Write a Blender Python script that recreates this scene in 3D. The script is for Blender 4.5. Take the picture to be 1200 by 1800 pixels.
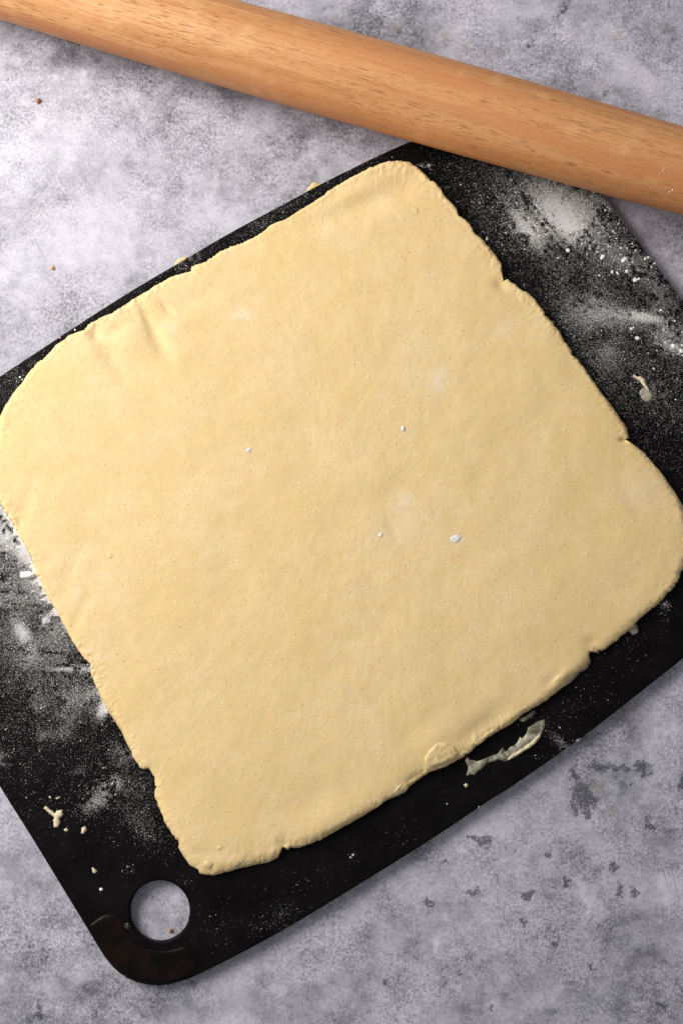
import bpy, bmesh, math, random
import numpy as np
from mathutils import Vector, Matrix
from mathutils.geometry import delaunay_2d_cdt

random.seed(7)
RNG = np.random.default_rng(11)
for o in list(bpy.data.objects):
    bpy.data.objects.remove(o)
scene = bpy.context.scene
C = scene.collection

# ------------------------------------------------------------------ camera
TILT = math.radians(6.0)
DIST = 0.725
LOOK_Z = 0.008
cam_d = bpy.data.cameras.new('camera')
cam_d.sensor_fit = 'VERTICAL'
cam_d.sensor_height = 36.0
cam_d.lens = 50.0
cam_d.clip_start = 0.01
cam_d.clip_end = 50.0
cam = bpy.data.objects.new('camera', cam_d)
C.objects.link(cam)
cam.location = (0, -DIST * math.sin(TILT), LOOK_Z + DIST * math.cos(TILT))
cam.rotation_euler = (TILT, 0, 0)
scene.camera = cam
cam_d.dof.use_dof = True
cam_d.dof.focus_distance = DIST
cam_d.dof.aperture_fstop = 7.1

# ------------------------------------------------------------------ world and lamps
world = bpy.data.worlds.new('World')
scene.world = world
world.use_nodes = True
bg = world.node_tree.nodes['Background']
bg.inputs['Color'].default_value = (0.93, 0.95, 1.0, 1)
bg.inputs['Strength'].default_value = 0.27


def area(name, loc, target, size, energy, col):
    d = bpy.data.lights.new(name, 'AREA')
    d.shape = 'RECTANGLE'
    d.size, d.size_y = size
    d.energy = energy
    d.color = col
    o = bpy.data.objects.new(name, d)
    C.objects.link(o)
    o.location = loc
    o.rotation_euler = (Vector(target) - Vector(loc)).to_track_quat('-Z', 'Y').to_euler()
    return o


area('window_light', (-0.74, 0.38, 0.58), (-0.27, 0.30, 0.0), (0.60, 0.60), 16.2, (1.0, 0.97, 0.93))

vs = scene.view_settings
vs.view_transform = 'Standard'
vs.look = 'None'
vs.gamma = 1.0
vs.exposure = 0.0
vs.use_curve_mapping = False
scene.render.engine = 'CYCLES'

# ------------------------------------------------------------------ helpers
CAM = np.array(cam.location)
CT, ST = math.cos(TILT), math.sin(TILT)


def P(px, py, z=0.0):
    """a point of the table plan (read off the 1200x1800 picture) at height z"""
    cx, cy = (px - 600.0) / 2500.0, -(py - 900.0) / 2500.0
    d = np.array([cx, CT * cy + ST, ST * cy - CT])
    t = (z - CAM[2]) / d[2]
    return CAM[0] + d[0] * t, CAM[1] + d[1] * t


def PV(px, py, z=0.0):
    x, y = P(px, py, z)
    return Vector((x, y, z))


def poly(pts, z=0.0):
    return np.array([P(x, y, z) for x, y in pts])


MM = 0.001


def hash2(ix, iy, seed):
    n = (ix.astype(np.int64) * 374761393 + iy.astype(np.int64) * 668265263 + seed * 974711) & 0x7fffffff
    n = ((n ^ (n >> 13)) * 1274126177) & 0x7fffffff
    n = n ^ (n >> 16)
    return (n & 0xffff) / 65535.0


def vnoise(x, y, seed=0):
    ix, iy = np.floor(x), np.floor(y)
    fx, fy = x - ix, y - iy
    fx, fy = fx * fx * (3 - 2 * fx), fy * fy * (3 - 2 * fy)
    a, b = hash2(ix, iy, seed), hash2(ix + 1, iy, seed)
    c, d = hash2(ix, iy + 1, seed), hash2(ix + 1, iy + 1, seed)
    return (a * (1 - fx) + b * fx) * (1 - fy) + (c * (1 - fx) + d * fx) * fy


def fbm(x, y, seed=0, octv=4, gain=0.5):
    s, a, t = 0.0, 1.0, 0.0
    for k in range(octv):
        s = s + a * vnoise(x * 2 ** k + 17.3 * k, y * 2 ** k - 9.1 * k, seed + k)
        t += a
        a *= gain
    return s / t - 0.5


def inside(x, y, pl):
    r = np.zeros(x.shape, bool)
    n = len(pl)
    for i in range(n):
        x0, y0 = pl[i]
        x1, y1 = pl[(i + 1) % n]
        if y0 == y1:
            continue
        c = ((y0 > y) != (y1 > y)) & (x < (x1 - x0) * (y - y0) / (y1 - y0) + x0)
        r ^= c
    return r


def edge_dist(x, y, pl):
    d = np.full(x.shape, 1e9)
    n = len(pl)
    for i in range(n):
        a, b = pl[i], pl[(i + 1) % n]
        ab = b - a
        L = max(ab @ ab, 1e-14)
        t = np.clip(((x - a[0]) * ab[0] + (y - a[1]) * ab[1]) / L, 0, 1)
        d = np.minimum(d, np.hypot(x - a[0] - t * ab[0], y - a[1] - t * ab[1]))
    return d


def spline(pts, step):
    """closed Catmull-Rom through pts, resampled at about step"""
    p = np.array(pts, float)
    out = []
    n = len(p)
    for i in range(n):
        p0, p1, p2, p3 = p[i - 1], p[i], p[(i + 1) % n], p[(i + 2) % n]
        m = max(1, int(np.linalg.norm(p2 - p1) / step))
        for k in range(m):
            t = k / m
            out.append(0.5 * ((2 * p1) + (-p0 + p2) * t + (2 * p0 - 5 * p1 + 4 * p2 - p3) * t * t
                              + (-p0 + 3 * p1 - 3 * p2 + p3) * t ** 3))
    return np.array(out)


def densify(pts, step):
    p = np.array(pts, float)
    out = []
    for i in range(len(p)):
        a, b = p[i], p[(i + 1) % len(p)]
        m = max(1, int(np.linalg.norm(b - a) / step))
        for k in range(m):
            out.append(a + (b - a) * k / m)
    return np.array(out)


def mesh_obj(name, verts, faces, mat, parent=None, smooth=True):
    me = bpy.data.meshes.new(name)
    me.from_pydata([tuple(v) for v in verts], [], faces)
    me.update()
    if smooth:
        me.polygons.foreach_set('use_smooth', [True] * len(me.polygons))
    me.materials.append(mat)
    o = bpy.data.objects.new(name, me)
    C.objects.link(o)
    if parent:
        o.parent = parent
        o.matrix_parent_inverse = Matrix.Identity(4)
    return o


def tag(o, label=None, cat=None, group=None, kind=None):
    if label: o['label'] = label
    if cat: o['category'] = cat
    if group: o['group'] = group
    if kind: o['kind'] = kind
    return o


def empty(name, loc, label, cat):
    o = bpy.data.objects.new(name, None)
    C.objects.link(o)
    o.location = loc
    o.empty_display_size = 0.02
    return tag(o, label, cat)


def rehome(o, root):
    """keep the mesh where it is although the root Empty stands elsewhere"""
    o.parent = root
    o.matrix_parent_inverse = Matrix.Translation(-Vector(root.location))


def blob(name, outline, mat, base, height, res, seed=0, edge=None, rough=0.25, surf=None, parent=None, flat=False, org=None):
    """a lump of any outline: real height that rounds off towards its edge, uneven on top"""
    pl = densify(outline, res)
    if not flat:
        jit = res * 0.35
        pl = pl + np.stack([fbm(pl[:, 0] / res / 2.2, pl[:, 1] / res / 2.2, seed, 2),
                            fbm(pl[:, 0] / res / 2.2 + 40, pl[:, 1] / res / 2.2, seed + 5, 2)], 1) * jit * 2
    lo, hi = pl.min(0), pl.max(0)
    gx, gy = np.meshgrid(np.arange(lo[0], hi[0], res), np.arange(lo[1], hi[1], res))
    gx, gy = gx.ravel(), gy.ravel()
    rg = np.random.default_rng(seed + 3)
    gx = gx + rg.uniform(-.25, .25, gx.shape) * res
    gy = gy + rg.uniform(-.25, .25, gy.shape) * res
    keep = inside(gx, gy, pl)
    gx, gy = gx[keep], gy[keep]
    if len(gx):
        keep = edge_dist(gx, gy, pl) > res * 0.45
        gx, gy = gx[keep], gy[keep]
    n = len(pl)
    co = [Vector(p) for p in pl] + [Vector((a, b)) for a, b in zip(gx, gy)]
    vo, eo, fo, *_ = delaunay_2d_cdt(co, [(i, (i + 1) % n) for i in range(n)], [list(range(n))], 1, 1e-7)
    v2 = np.array([(v.x, v.y) for v in vo])
    d = edge_dist(v2[:, 0], v2[:, 1], pl)
    e = edge or max(d.max() * 0.9, res)
    t = np.clip(d / e, 0, 1)
    prof = np.sqrt(np.clip(1 - (1 - t) ** 2, 0, 1))
    z = height * (0.12 + 0.88 * prof)
    if not flat:
        z = z * (1 + rough * 2 * fbm(v2[:, 0] / (res * 3), v2[:, 1] / (res * 3), seed + 9, 3))
    bz = base if surf is None else surf(v2[:, 0], v2[:, 1])
    z = z + bz
    verts = [(a, b, c) for (a, b), c in zip(v2, z)]
    faces = [tuple(f) for f in fo]
    # skirt to the base
    from collections import Counter
    cnt = Counter()
    for f in faces:
        for i in range(len(f)):
            cnt[(f[i], f[(i + 1) % len(f)])] += 1
    bmap = {}
    bzv = np.broadcast_to(bz, z.shape)
    for (a, b) in list(cnt):
        if (b, a) not in cnt:
            for k in (a, b):
                if k not in bmap:
                    bmap[k] = len(verts)
                    verts.append((v2[k, 0], v2[k, 1], bzv[k] - 0.00005))
            faces.append((b, a, bmap[a], bmap[b]))
    if org is None:
        c = v2.mean(0)
        org = (c[0], c[1], float(np.mean(bzv)))
    verts = [(a - org[0], b - org[1], c - org[2]) for a, b, c in verts]
    o = mesh_obj(name, verts, faces, mat)
    o.location = org
    if parent:
        rehome(o, parent)
    return o


# ------------------------------------------------------------------ materials
class NT:
    def __init__(self, name):
        self.m = bpy.data.materials.new(name)
        self.m.use_nodes = True
        self.t = self.m.node_tree
        self.bsdf = self.t.nodes['Principled BSDF']
        self.out = self.t.nodes['Material Output']

    def n(self, kind, **kw):
        nd = self.t.nodes.new(kind)
        for k, v in kw.items():
            setattr(nd, k, v)
        return nd

    def link(self, a, b):
        self.t.links.new(a, b)

    def setin(self, sock, v):
        if hasattr(v, 'is_output'):
            self.link(v, sock)
        else:
            sock.default_value = v

    def math(self, op, a, b=0.0, clamp=False):
        nd = self.n('ShaderNodeMath', operation=op)
        nd.use_clamp = clamp
        self.setin(nd.inputs[0], a)
        self.setin(nd.inputs[1], b)
        return nd.outputs[0]

    def noise(self, vec, scale, detail=4, rough=0.5, dist=0.0):
        nd = self.n('ShaderNodeTexNoise')
        self.link(vec, nd.inputs['Vector'])
        nd.inputs['Scale'].default_value = scale
        nd.inputs['Detail'].default_value = detail
        nd.inputs['Roughness'].default_value = rough
        nd.inputs['Distortion'].default_value = dist
        return nd.outputs['Fac']

    def noisec(self, vec, scale, detail=4, rough=0.5):
        nd = self.n('ShaderNodeTexNoise')
        self.link(vec, nd.inputs['Vector'])
        nd.inputs['Scale'].default_value = scale
        nd.inputs['Detail'].default_value = detail
        nd.inputs['Roughness'].default_value = rough
        return nd.outputs['Color']

    def mapr(self, v, a, b, c=0.0, d=1.0, smooth=True):
        nd = self.n('ShaderNodeMapRange')
        nd.interpolation_type = 'SMOOTHSTEP' if smooth else 'LINEAR'
        self.setin(nd.inputs['Value'], v)
        nd.inputs['From Min'].default_value = a
        nd.inputs['From Max'].default_value = b
        nd.inputs['To Min'].default_value = c
        nd.inputs['To Max'].default_value = d
        return nd.outputs['Result']

    def mix(self, fac, a, b, blend='MIX'):
        nd = self.n('ShaderNodeMix', data_type='RGBA', blend_type=blend)
        self.setin(nd.inputs[0], fac)
        for s, v in ((nd.inputs[6], a), (nd.inputs[7], b)):
            if hasattr(v, 'is_output'):
                self.link(v, s)
            else:
                s.default_value = (*v, 1) if len(v) == 3 else v
        return nd.outputs[2]

    def vec(self, op, a, b):
        nd = self.n('ShaderNodeVectorMath', operation=op)
        self.setin(nd.inputs[0], a)
        self.setin(nd.inputs[1], b)
        return nd.outputs['Vector'] if op not in ('LENGTH', 'DISTANCE') else nd.outputs['Value']

    def scalev(self, a, s):
        nd = self.n('ShaderNodeVectorMath', operation='MULTIPLY')
        self.link(a, nd.inputs[0])
        nd.inputs[1].default_value = s
        return nd.outputs['Vector']

    def spot(self, vec, loc, size, rot=0.0, inner=0.0):
        """1 inside an ellipse round loc, falling to 0 at its rim"""
        mp = self.n('ShaderNodeMapping', vector_type='TEXTURE')
        self.link(vec, mp.inputs['Vector'])
        mp.inputs['Location'].default_value = (loc[0], loc[1], 0)
        mp.inputs['Rotation'].default_value = (0, 0, rot)
        mp.inputs['Scale'].default_value = (size[0], size[1], 1)
        ln = self.vec('LENGTH', mp.outputs[0], (0, 0, 0))
        return self.mapr(ln, inner, 1.0, 1.0, 0.0)

    def bump(self, h, strength, dist, normal=None):
        nd = self.n('ShaderNodeBump')
        nd.inputs['Strength'].default_value = strength
        nd.inputs['Distance'].default_value = dist
        self.link(h, nd.inputs['Height'])
        if normal is not None:
            self.link(normal, nd.inputs['Normal'])
        return nd.outputs[0]

    def sett(self, **kw):
        for k, v in kw.items():
            k = k.replace('_', ' ')
            self.setin(self.bsdf.inputs[k], v)


def flatpos(nt):
    geo = nt.n('ShaderNodeNewGeometry')
    return nt.scalev(geo.outputs['Position'], (1, 1, 0))


def attr(nt, name):
    nd = nt.n('ShaderNodeAttribute')
    nd.attribute_name = name
    return nd.outputs['Fac']


# table wear, painted lower-left shade, pale zones, chips and stains: px, py, half sizes, turn, amount
WORN_AND_SHADED = [
            (90, 95, 190, 75, -15, .95), (420, 165, 180, 60, -15, .55), (560, 235, 150, 70, 5, .75),
            (690, 40, 120, 120, 0, .85), (250, 430, 50, 40, 0, .35), (230, 520, 70, 60, 20, .35),
            (880, 70, 120, 60, 10, .5), (1000, 130, 100, 60, -20, .45), (1165, 60, 70, 60, 0, .4),
            (10, 540, 60, 90, 0, .45), (1060, 1390, 190, 70, 15, .6), (1130, 1300, 90, 60, 20, .55),
            (980, 1480, 120, 120, 40, .5), (1170, 1480, 90, 180, 80, .4), (60, 1640, 170, 140, 0, .75),
            (30, 1770, 160, 90, 0, .9), (150, 1750, 120, 70, 0, .6), (330, 1770, 140, 60, 0, .5), (620, 1740, 130, 110, 30, .6), (860, 1790, 130, 60, 0, .8),  # lower-left entries put the light's falloff there into the table colour
            (1130, 1750, 130, 110, 0, .7), (470, 1770, 120, 60, 0, .45), (1120, 1620, 110, 80, 10, .45),
            (620, 1640, 60, 40, 20, .4), (30, 1500, 60, 90, 0, .35), (760, 1560, 100, 60, 30, .25),
            (160, 250, 90, 40, 30, .3), (380, 330, 120, 40, 20, .3), (1180, 400, 60, 60, 0, .3)]
PALE_ZONES = [
            (80, 260, 230, 90, 10, .7), (140, 420, 200, 140, 20, .75), (370, 390, 110, 60, -20, .5),
            (40, 480, 120, 110, 0, .8), (1160, 1560, 60, 30, 0, .9), (1050, 1590, 40, 50, 0, .75),
            (940, 1490, 60, 30, 20, .6), (700, 1540, 130, 60, -30, .45), (760, 1660, 60, 40, 0, .5),
            (760, 1670, 18, 18, 0, 1.0), (820, 1440, 100, 30, -35, .5), (1170, 1290, 50, 60, 0, .6),
            (1060, 80, 90, 60, 0, .5), (940, 40, 90, 40, 0, .5), (1140, 150, 70, 60, 0, .5),
            (1020, 1590, 30, 40, 0, .9), (420, 1760, 60, 70, 0, .5), (840, 1300, 100, 40, -30, .3)]
CHIPS = [
            (1012, 1362, 13, 10, 0), (1025, 1398, 30, 22, -40), (1006, 1422, 8, 13, 0), (1030, 1430, 10, 14, 0),
            (1060, 1353, 18, 11, 5), (1090, 1352, 20, 9, 10), (1128, 1350, 20, 13, -40), (1110, 1374, 8, 4, 35),
            (1140, 1449, 10, 15, 35), (1152, 1458, 9, 4, -30), (1197, 1372, 10, 17, 0), (845, 1478, 26, 8, -18),
            (928, 1571, 9, 12, 0), (994, 1548, 9, 9, 0), (1010, 1495, 5, 10, -30), (1087, 1563, 6, 16, 10),
            (1116, 1570, 8, 12, 20), (750, 1585, 12, 4, -50), (68, 1776, 9, 14, 0), (962, 1505, 9, 7, 0),
            (975, 1655, 5, 9, 0), (1078, 1527, 14, 9, 20), (780, 1512, 5, 6, 0), (1040, 1700, 6, 10, 0),
            (1166, 1772, 3, 10, 0), (862, 1770, 7, 6, 0), (812, 1710, 5, 6, 0), (676, 1730, 8, 6, 0),
            (835, 1567, 14, 6, 30), (916, 1616, 6, 6, 0), (266, 142, 10, 6, 0), (735, 190, 10, 5, 0),
            (1068, 166, 5, 6, 0), (930, 80, 7, 7, 0), (985, 20, 10, 8, 0), (17, 140, 5, 4, 0)]
OCHRE = [(782, 60, 12, 9, 20, .9), (820, 84, 7, 7, 0, .8), (700, 42, 14, 9, 0, .6), (1046, 1386, 6, 12, 25, .8), (1076, 1430, 7, 6, 0, .8),
         (1108, 1240, 12, 10, 0, .8), (1080, 62, 8, 14, 20, .5)]
VIOLET = [(1062, 1402, 13, 10, 30, .9), (1196, 1400, 8, 8, 0, .5)]


# --- mottled grey plaster table top
def table_material():
    nt = NT('mottled_plaster')
    p = flatpos(nt)
    warp = nt.vec('SUBTRACT', nt.noisec(p, 45, 3, 0.6), (0.5, 0.5, 0.5))
    pw = nt.vec('ADD', p, nt.scalev(warp, (0.020, 0.020, 0)))
    warp2 = nt.vec('SUBTRACT', nt.noisec(p, 300, 3, 0.65), (0.5, 0.5, 0.5))
    pf = nt.vec('ADD', p, nt.scalev(warp2, (0.0055, 0.0055, 0)))
    big = nt.noise(p, 11, 6, 0.62, 0.3)
    mid = nt.noise(p, 60, 8, 0.66)
    fine = nt.noise(nt.scalev(p, (1.0, .8, 1.0)), 620, 4, 0.7)
    grain = nt.noise(nt.scalev(p, (1, 0.55, 1)), 1500, 2, 0.6)
    # worn darker cloudy zones and pale ones; lower-left shade is painted in too
    at = lambda n: attr(nt, n)
    dark, pale = at('worn_and_shaded'), at('pale_zones')
    v = nt.math('ADD', nt.mapr(big, .3, .7, -.12, .12), nt.math('ADD', nt.mapr(mid, .30, .70, -.13, .13), nt.mapr(nt.noise(p, 170, 5, .6), .3, .7, -.07, .07)))
    rough_gate = nt.math('MULTIPLY', nt.mapr(nt.noise(p, 31, 4, .6), .36, .62, .45, 1.25), nt.mapr(pale, 0, .8, 1.0, .5))
    v = nt.math('ADD', v, nt.math('MULTIPLY', rough_gate, nt.mapr(fine, .25, .75, -.24, .24)))
    v = nt.math('ADD', v, nt.math('MULTIPLY', rough_gate, nt.mapr(grain, .2, .8, -.24, .24)))
    isl = nt.mapr(nt.noise(nt.vec('ADD', p, (3.1, 1.7, 0)), 85, 9, .74), .515, .60)
    isl2 = nt.mapr(nt.noise(nt.vec('ADD', p, (7.7, 2.9, 0)), 70, 8, .68), .54, .63)
    v = nt.math('ADD', v, nt.math('MULTIPLY', nt.math('MULTIPLY', isl, nt.mapr(big, .40, .60, .25, 1.0)), .17))
    v = nt.math('SUBTRACT', v, nt.math('MULTIPLY', isl2, .14))
    patch = nt.mapr(mid, .32, .66, .45, 1.05)
    v = nt.math('ADD', v, nt.math('MULTIPLY', nt.math('MULTIPLY', dark, patch), .40))
    v = nt.math('SUBTRACT', v, nt.math('MULTIPLY', pale, .38))
    v = nt.math('ADD', v, .36, True)
    ramp = nt.n('ShaderNodeValToRGB')
    nt.link(v, ramp.inputs[0])
    el = ramp.color_ramp.elements
    el[0].position, el[0].color = 0.0, (.61, .578, .65, 1)
    el[1].position, el[1].color = 1.0, (.088, .088, .105, 1)
    for pos, col in ((.30, (.45, .428, .485, 1)), (.55, (.30, .287, .325, 1)), (.78, (.178, .173, .196, 1))):
        e = el.new(pos)
        e.color = col
    col = ramp.outputs[0]
    # slight warm / cool drift
    tint = nt.noise(p, 26, 3, .5)
    col = nt.mix(nt.mapr(tint, .4, .7, 0, .5), col, nt.mix(1.0, col, (.93, .96, 1.0), 'MULTIPLY'))
    # tiny dark pits scattered in patches
    pit = nt.mapr(nt.noise(p, 760, 2, .5), .64, .70)
    gate = nt.mapr(nt.noise(p, 38, 3, .6), .47, .62)
    col = nt.mix(nt.math('MULTIPLY', nt.math('MULTIPLY', pit, gate), .75), col, (.05, .05, .06))
    # worn-through chips with a broken, crumbly edge
    chips = nt.mapr(nt.math('ADD', at('chipped'), nt.mapr(nt.noise(p, 330, 5, .75), .25, .75, -.55, .55)), .40, .62)
    crumb = nt.mapr(nt.noise(p, 1300, 2, .6), .36, .56, .40, 1.0)
    core = nt.mapr(nt.math('ADD', at('chipped'), nt.mapr(nt.noise(p, 800, 4, .7), .25, .75, -.7, .7)), .62, .84)
    chipm = nt.math('MAXIMUM', nt.math('MULTIPLY', nt.math('MULTIPLY', chips, crumb), .62), core)
    col = nt.mix(nt.math('MULTIPLY', chipm, .78), col, (.026, .028, .036))
    # old ochre and violet stains
    col = nt.mix(nt.math('MULTIPLY', nt.math('MULTIPLY', at('ochre_stain'), nt.mapr(fine, .35, .6)), .75), col, (.36, .29, .14))
    col = nt.mix(nt.math('MULTIPLY', nt.math('MULTIPLY', at('violet_stain'), nt.mapr(fine, .35, .6)), .75), col, (.25, .21, .30))
    # hairline scratches
    scr = None
    for (x0, y0, x1, y1) in [(1168, 1472, 1196, 1602), (1155, 1500, 1180, 1580), (60, 420, 78, 448), (185, 115, 222, 152),
                             (200, 112, 238, 148), (192, 120, 215, 150), (864, 1722, 868, 1738), (1062, 1586, 1130, 1594),
                             (905, 1515, 950, 1530), (876, 1470, 878, 1510), (300, 205, 340, 212), (210, 130, 232, 158)]:
        c = P((x0 + x1) / 2, (y0 + y1) / 2)
        L = math.hypot(x1 - x0, y1 - y0) / 2
        s = nt.spot(nt.vec('ADD', p, nt.scalev(warp, (.0012, .0012, 0))), c, (L * .29 * MM, .00028), math.atan2(-(y1 - y0), x1 - x0), .3)
        scr = s if scr is None else nt.math('MAXIMUM', scr, s)
    col = nt.mix(nt.math('MULTIPLY', scr, .55), col, (.12, .12, .14))
    hgt = nt.math('SUBTRACT', nt.math('ADD', nt.math('MULTIPLY', fine, .6), nt.math('MULTIPLY', grain, .35)), nt.math('MULTIPLY', chipm, .7))
    nt.sett(Base_Color=col, Roughness=nt.mapr(fine, .3, .7, .42, .6))
    nt.bsdf.inputs['Specular IOR Level'].default_value = .35
    nt.link(nt.bump(hgt, .30, .0004), nt.bsdf.inputs['Normal'])
    return nt.m


def board_material():
    nt = NT('black_matte_plastic')
    p = flatpos(nt)
    stip = nt.noise(p, 1900, 2, .5)
    wear = nt.noise(p, 60, 5, .6)
    cut = nt.noise(nt.scalev(p, (40, 900, 1)), 1.0, 2, .5)
    nt.sett(Base_Color=nt.mix(nt.mapr(wear, .35, .7), (.0026, .0020, .0023), (.0048, .0040, .0044)),
            Roughness=nt.mapr(wear, .3, .7, .44, .58))
    nt.bsdf.inputs['Specular IOR Level'].default_value = .07
    h = nt.math('ADD', nt.math('MULTIPLY', stip, .7), nt.math('MULTIPLY', nt.mapr(cut, .62, .70), -.4))
    nt.link(nt.bump(h, .35, .00025), nt.bsdf.inputs['Normal'])
    return nt.m


def grip_material():
    nt = NT('dark_brown_silicone')
    p = flatpos(nt)
    a = nt.noise(p, 70, 3, .5)
    nt.sett(Base_Color=nt.mix(nt.mapr(a, .4, .65), (.0024, .0014, .0012), (.0085, .0036, .0020)), Roughness=.4)  # dark brown base; the noise patches paint a brownish sheen into it
    nt.bsdf.inputs['Specular IOR Level'].default_value = .12
    nt.link(nt.bump(nt.noise(p, 900, 2, .5), .2, .0002), nt.bsdf.inputs['Normal'])
    return nt.m


def dough_material(name='shortcrust_dough', rough_break=0.0, pale_mix=0.0):
    nt = NT(name)
    geo = nt.n('ShaderNodeNewGeometry')
    p = geo.outputs['Position']
    a = nt.noise(p, 34, 6, .68)
    b = nt.noise(p, 160, 4, .6)
    f = nt.noise(p, 900, 3, .6)
    col = nt.mix(nt.mapr(a, .35, .65), (.752, .562, .262), (.795, .605, .328))
    col = nt.mix(nt.mapr(b, .35, .7, 0, .55), col, (.765, .535, .255))
    # lighter floury bloom patches
    bloom = None
    for (x, y, sx, sy, r, k) in [(425, 552, 26, 12, 5, .5), (770, 670, 22, 36, -10, .5), (1130, 860, 40, 40, 0, .25), (135, 1042, 10, 9, 0, .5),
                                 (885, 575, 22, 14, 40, .3), (710, 880, 16, 18, 0, .45), (650, 1250, 10, 6, 0, .45), (300, 575, 12, 14, 0, .3),
                                 (700, 920, 60, 50, 0, .2), (720, 640, 60, 60, 0, .12)]:
        s = nt.spot(nt.scalev(nt.vec('ADD', p, nt.scalev(nt.vec('SUBTRACT', nt.noisec(p, 220, 3, .6), (.5, .5, .5)), (.006, .006, 0))), (1, 1, 0)),
                    P(x, y, .013), (sx * 1.5 * .287 * MM, sy * 1.5 * .287 * MM), math.radians(r))
        s = nt.math('MULTIPLY', s, k)
        bloom = s if bloom is None else nt.math('MAXIMUM', bloom, s)
    bl = nt.math('MULTIPLY', bloom, nt.mapr(f, .35, .6, .4, 1))
    col = nt.mix(bl, col, (.84, .74, .60))
    # tiny sugar / butter flecks and pits
    vor = nt.n('ShaderNodeTexVoronoi')
    nt.link(p, vor.inputs['Vector'])
    vor.inputs['Scale'].default_value = 290
    cellr = nt.n('ShaderNodeSeparateColor')
    nt.link(vor.outputs['Color'], cellr.inputs[0])
    dot = nt.mapr(vor.outputs['Distance'], .10, .22, 1, 0)
    pale = nt.math('MULTIPLY', dot, nt.mapr(cellr.outputs[0], .70, .78))
    pitm = nt.math('MULTIPLY', nt.mapr(vor.outputs['Distance'], .08, .19, 1, 0), nt.mapr(cellr.outputs[1], .84, .90))
    col = nt.mix(nt.math('MULTIPLY', pale, .5), col, (.90, .76, .50))
    col = nt.mix(nt.math('MULTIPLY', pitm, .30), col, (.50, .30, .10))
    pit2 = nt.mapr(nt.noise(p, 700, 2, .5), .64, .72)
    col = nt.mix(nt.math('MULTIPLY', pit2, .30), col, (.56, .36, .13))
    if pale_mix:
        col = nt.mix(pale_mix, col, (.70, .61, .44))
        nt.bsdf.inputs['Coat Weight'].default_value = 0
    nt.sett(Base_Color=col, Roughness=nt.mapr(f, .3, .7, .52, .68))
    bs = nt.bsdf.inputs
    bs['Specular IOR Level'].default_value = .32
    bs['Subsurface Weight'].default_value = .18
    bs['Subsurface Radius'].default_value = (.0030, .0018, .0007)
    bs['Subsurface Scale'].default_value = 1.0
    h = nt.math('ADD', nt.math('MULTIPLY', nt.mapr(nt.noise(p, 34, 3, .55), .36, .64, .45, 1.25), nt.math('ADD', nt.math('MULTIPLY', f, .62), nt.math('MULTIPLY', nt.noise(p, 330, 3, .55), .45))), nt.math('MULTIPLY', b, 1.1))
    h = nt.math('ADD', h, nt.math('MULTIPLY', pale, .75))
    h = nt.math('SUBTRACT', h, nt.math('MULTIPLY', pitm, 1.1))
    h = nt.math('SUBTRACT', h, nt.math('MULTIPLY', pit2, .55))
    if rough_break:
        h = nt.math('ADD', h, nt.math('MULTIPLY', nt.noise(p, 420, 5, .75), rough_break))
    nt.link(nt.bump(h, .38, .0006), bs['Normal'])
    return nt.m


def smear_material():
    """dough dragged out so thinly that the black board shows through"""
    nt = NT('thin_dough_smear')
    p = flatpos(nt)
    f = nt.noise(p, 500, 4, .65)
    b = nt.noise(p, 120, 3, .5)
    nt.sett(Base_Color=nt.mix(nt.mapr(b, .4, .65), (.36, .34, .25), (.52, .47, .34)), Roughness=.75)
    nt.sett(Alpha=nt.mapr(nt.math('ADD', nt.math('MULTIPLY', f, .5), nt.math('MULTIPLY', b, .5)), .36, .60, .22, .85))
    nt.link(nt.bump(f, .5, .0004), nt.bsdf.inputs['Normal'])
    return nt.m


def flour_material():
    nt = NT('wheat_flour')
    geo = nt.n('ShaderNodeNewGeometry')
    b = nt.noise(geo.outputs['Position'], 400, 2, .5)
    nt.sett(Base_Color=nt.mix(b, (.82, .80, .79), (.90, .88, .85)), Roughness=.9)
    nt.bsdf.inputs['Specular IOR Level'].default_value = .1
    return nt.m


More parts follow.
